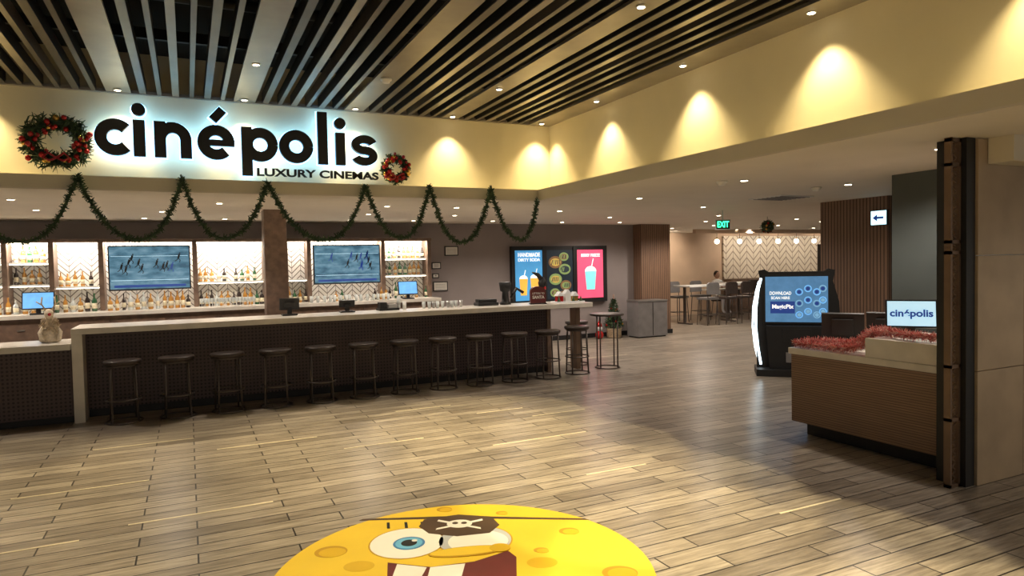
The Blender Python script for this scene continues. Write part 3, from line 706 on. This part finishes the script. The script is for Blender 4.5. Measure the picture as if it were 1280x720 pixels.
# ---------------------------------------------------------------- floor decal
b=B()
b.ell(0,0,1.08,1.08,0,.0016,'yellow',n=96)
def E(cx,cy,rx,ry,l,k,rot=0): b.ell(cx,cy,rx,ry,.0012,.0016+.0008*l,k,rot)
for cx,cy,r in ((-.84,.31,.10),(-.21,.99,.055),(.645,.553,.065),(.88,-.05,.10),(.45,.27,.045),(-.62,-.35,.09),(.55,-.6,.11),(-.3,-.8,.08),(-.95,-.1,.05),(.2,.9,.04)):
    E(cx,cy,r,r*.85,1,'yellow2');E(cx+.012,cy-.012,r*.82,r*.68,2,'yellow3')
b.poly([(-.78,.81),(-.76,.84),(-.1,.86),(.77,.765),(.80,.735),(-.1,.815)],.0012,.0024,'brown')
E(-.39,.42,.24,.24,1,'yellow2');E(-.39,.42,.23,.23,2,'dwhite')
E(.04,.44,.24,.235,1,'yellow2');E(.04,.44,.23,.225,2,'dshade');E(.06,.42,.19,.17,3,'dwhite')
E(-.375,.41,.10,.10,3,'dblue');E(-.375,.41,.085,.085,4,'dcyan');E(-.375,.41,.05,.05,5,'dblack');E(-.345,.445,.018,.018,6,'dwhite')
b.poly([(-.35,.68),(-.33,.80),(-.1,.88),(.13,.83),(.19,.68),(.13,.545),(-.08,.50),(-.27,.56)],.0012,.0016+.0008*3.5,'brown')
E(-.08,.71,.085,.07,5,'dwhite');E(-.11,.72,.02,.02,6,'brown');E(-.05,.72,.02,.02,6,'brown')
for s in (-1,1): b.poly([(-.08-.15*s,.61),(-.08-.145*s,.64),(-.08+.15*s,.79),(-.08+.155*s,.76)],.0012,.0016+.0008*4.5,'dwhite')
for a in (-.56,-.44,-.33): b.poly([(a,.66),(a+.02,.66),(a+.0,.76),(a-.02,.76)],.0012,.004,'dblack')
b.poly([(-.46,.14),(-.2,.07),(.05,.13),(.25,.27),(.30,.18),(.30,-.1),(.18,-.4),(-.05,-.5),(-.3,-.35),(-.42,-.1)],.0012,.0024,'dred')
E(-.05,-.3,.18,.12,2,'red')
b.poly([(-.40,.115),(-.22,.065),(-.24,-.10),(-.40,-.07)],.0012,.0034,'dwhite');b.poly([(-.20,.065),(-.0,.105),(-.01,-.08),(-.20,-.10)],.0012,.0034,'dwhite')
E(.0,.27,.235,.07,5,'yellow2',.18);E(.0,.275,.225,.058,6,'yellow',.18);E(.2,.31,.065,.06,7,'yellow3');
E(-.62,.1,.09,.07,1,'yellow3');E(.45,.1,.09,.07,1,'yellow3')
b.obj('cartoon_floor_decal',(1.36,3.55,0),math.radians(-25.6))
# ---------------------------------------------------------------- world, camera
w=bpy.data.worlds.new('world');sc.world=w;w.use_nodes=True
w.node_tree.nodes['Background'].inputs[0].default_value=(1,.90,.76,1);w.node_tree.nodes['Background'].inputs[1].default_value=.36
yaw=math.radians(25.6);p=math.radians(2.07);r=math.radians(1.2)
f=Vector((math.sin(yaw)*math.cos(p),math.cos(yaw)*math.cos(p),-math.sin(p)))
r0=Vector((math.cos(yaw),-math.sin(yaw),0));u0=r0.cross(f)
R=r0*math.cos(r)-u0*math.sin(r);U=u0*math.cos(r)+r0*math.sin(r)
mx=Matrix((R,U,-f)).transposed().to_4x4();mx.translation=(0,0,1.75)
cd=bpy.data.cameras.new('camera');cam=bpy.data.objects.new('camera',cd);COL.objects.link(cam)
cam.matrix_world=mx;cd.sensor_width=36;cd.lens=845/1280*36;cd.clip_start=.05;sc.camera=cam
sc.view_settings.view_transform='Standard'
sc.view_settings.exposure=.1
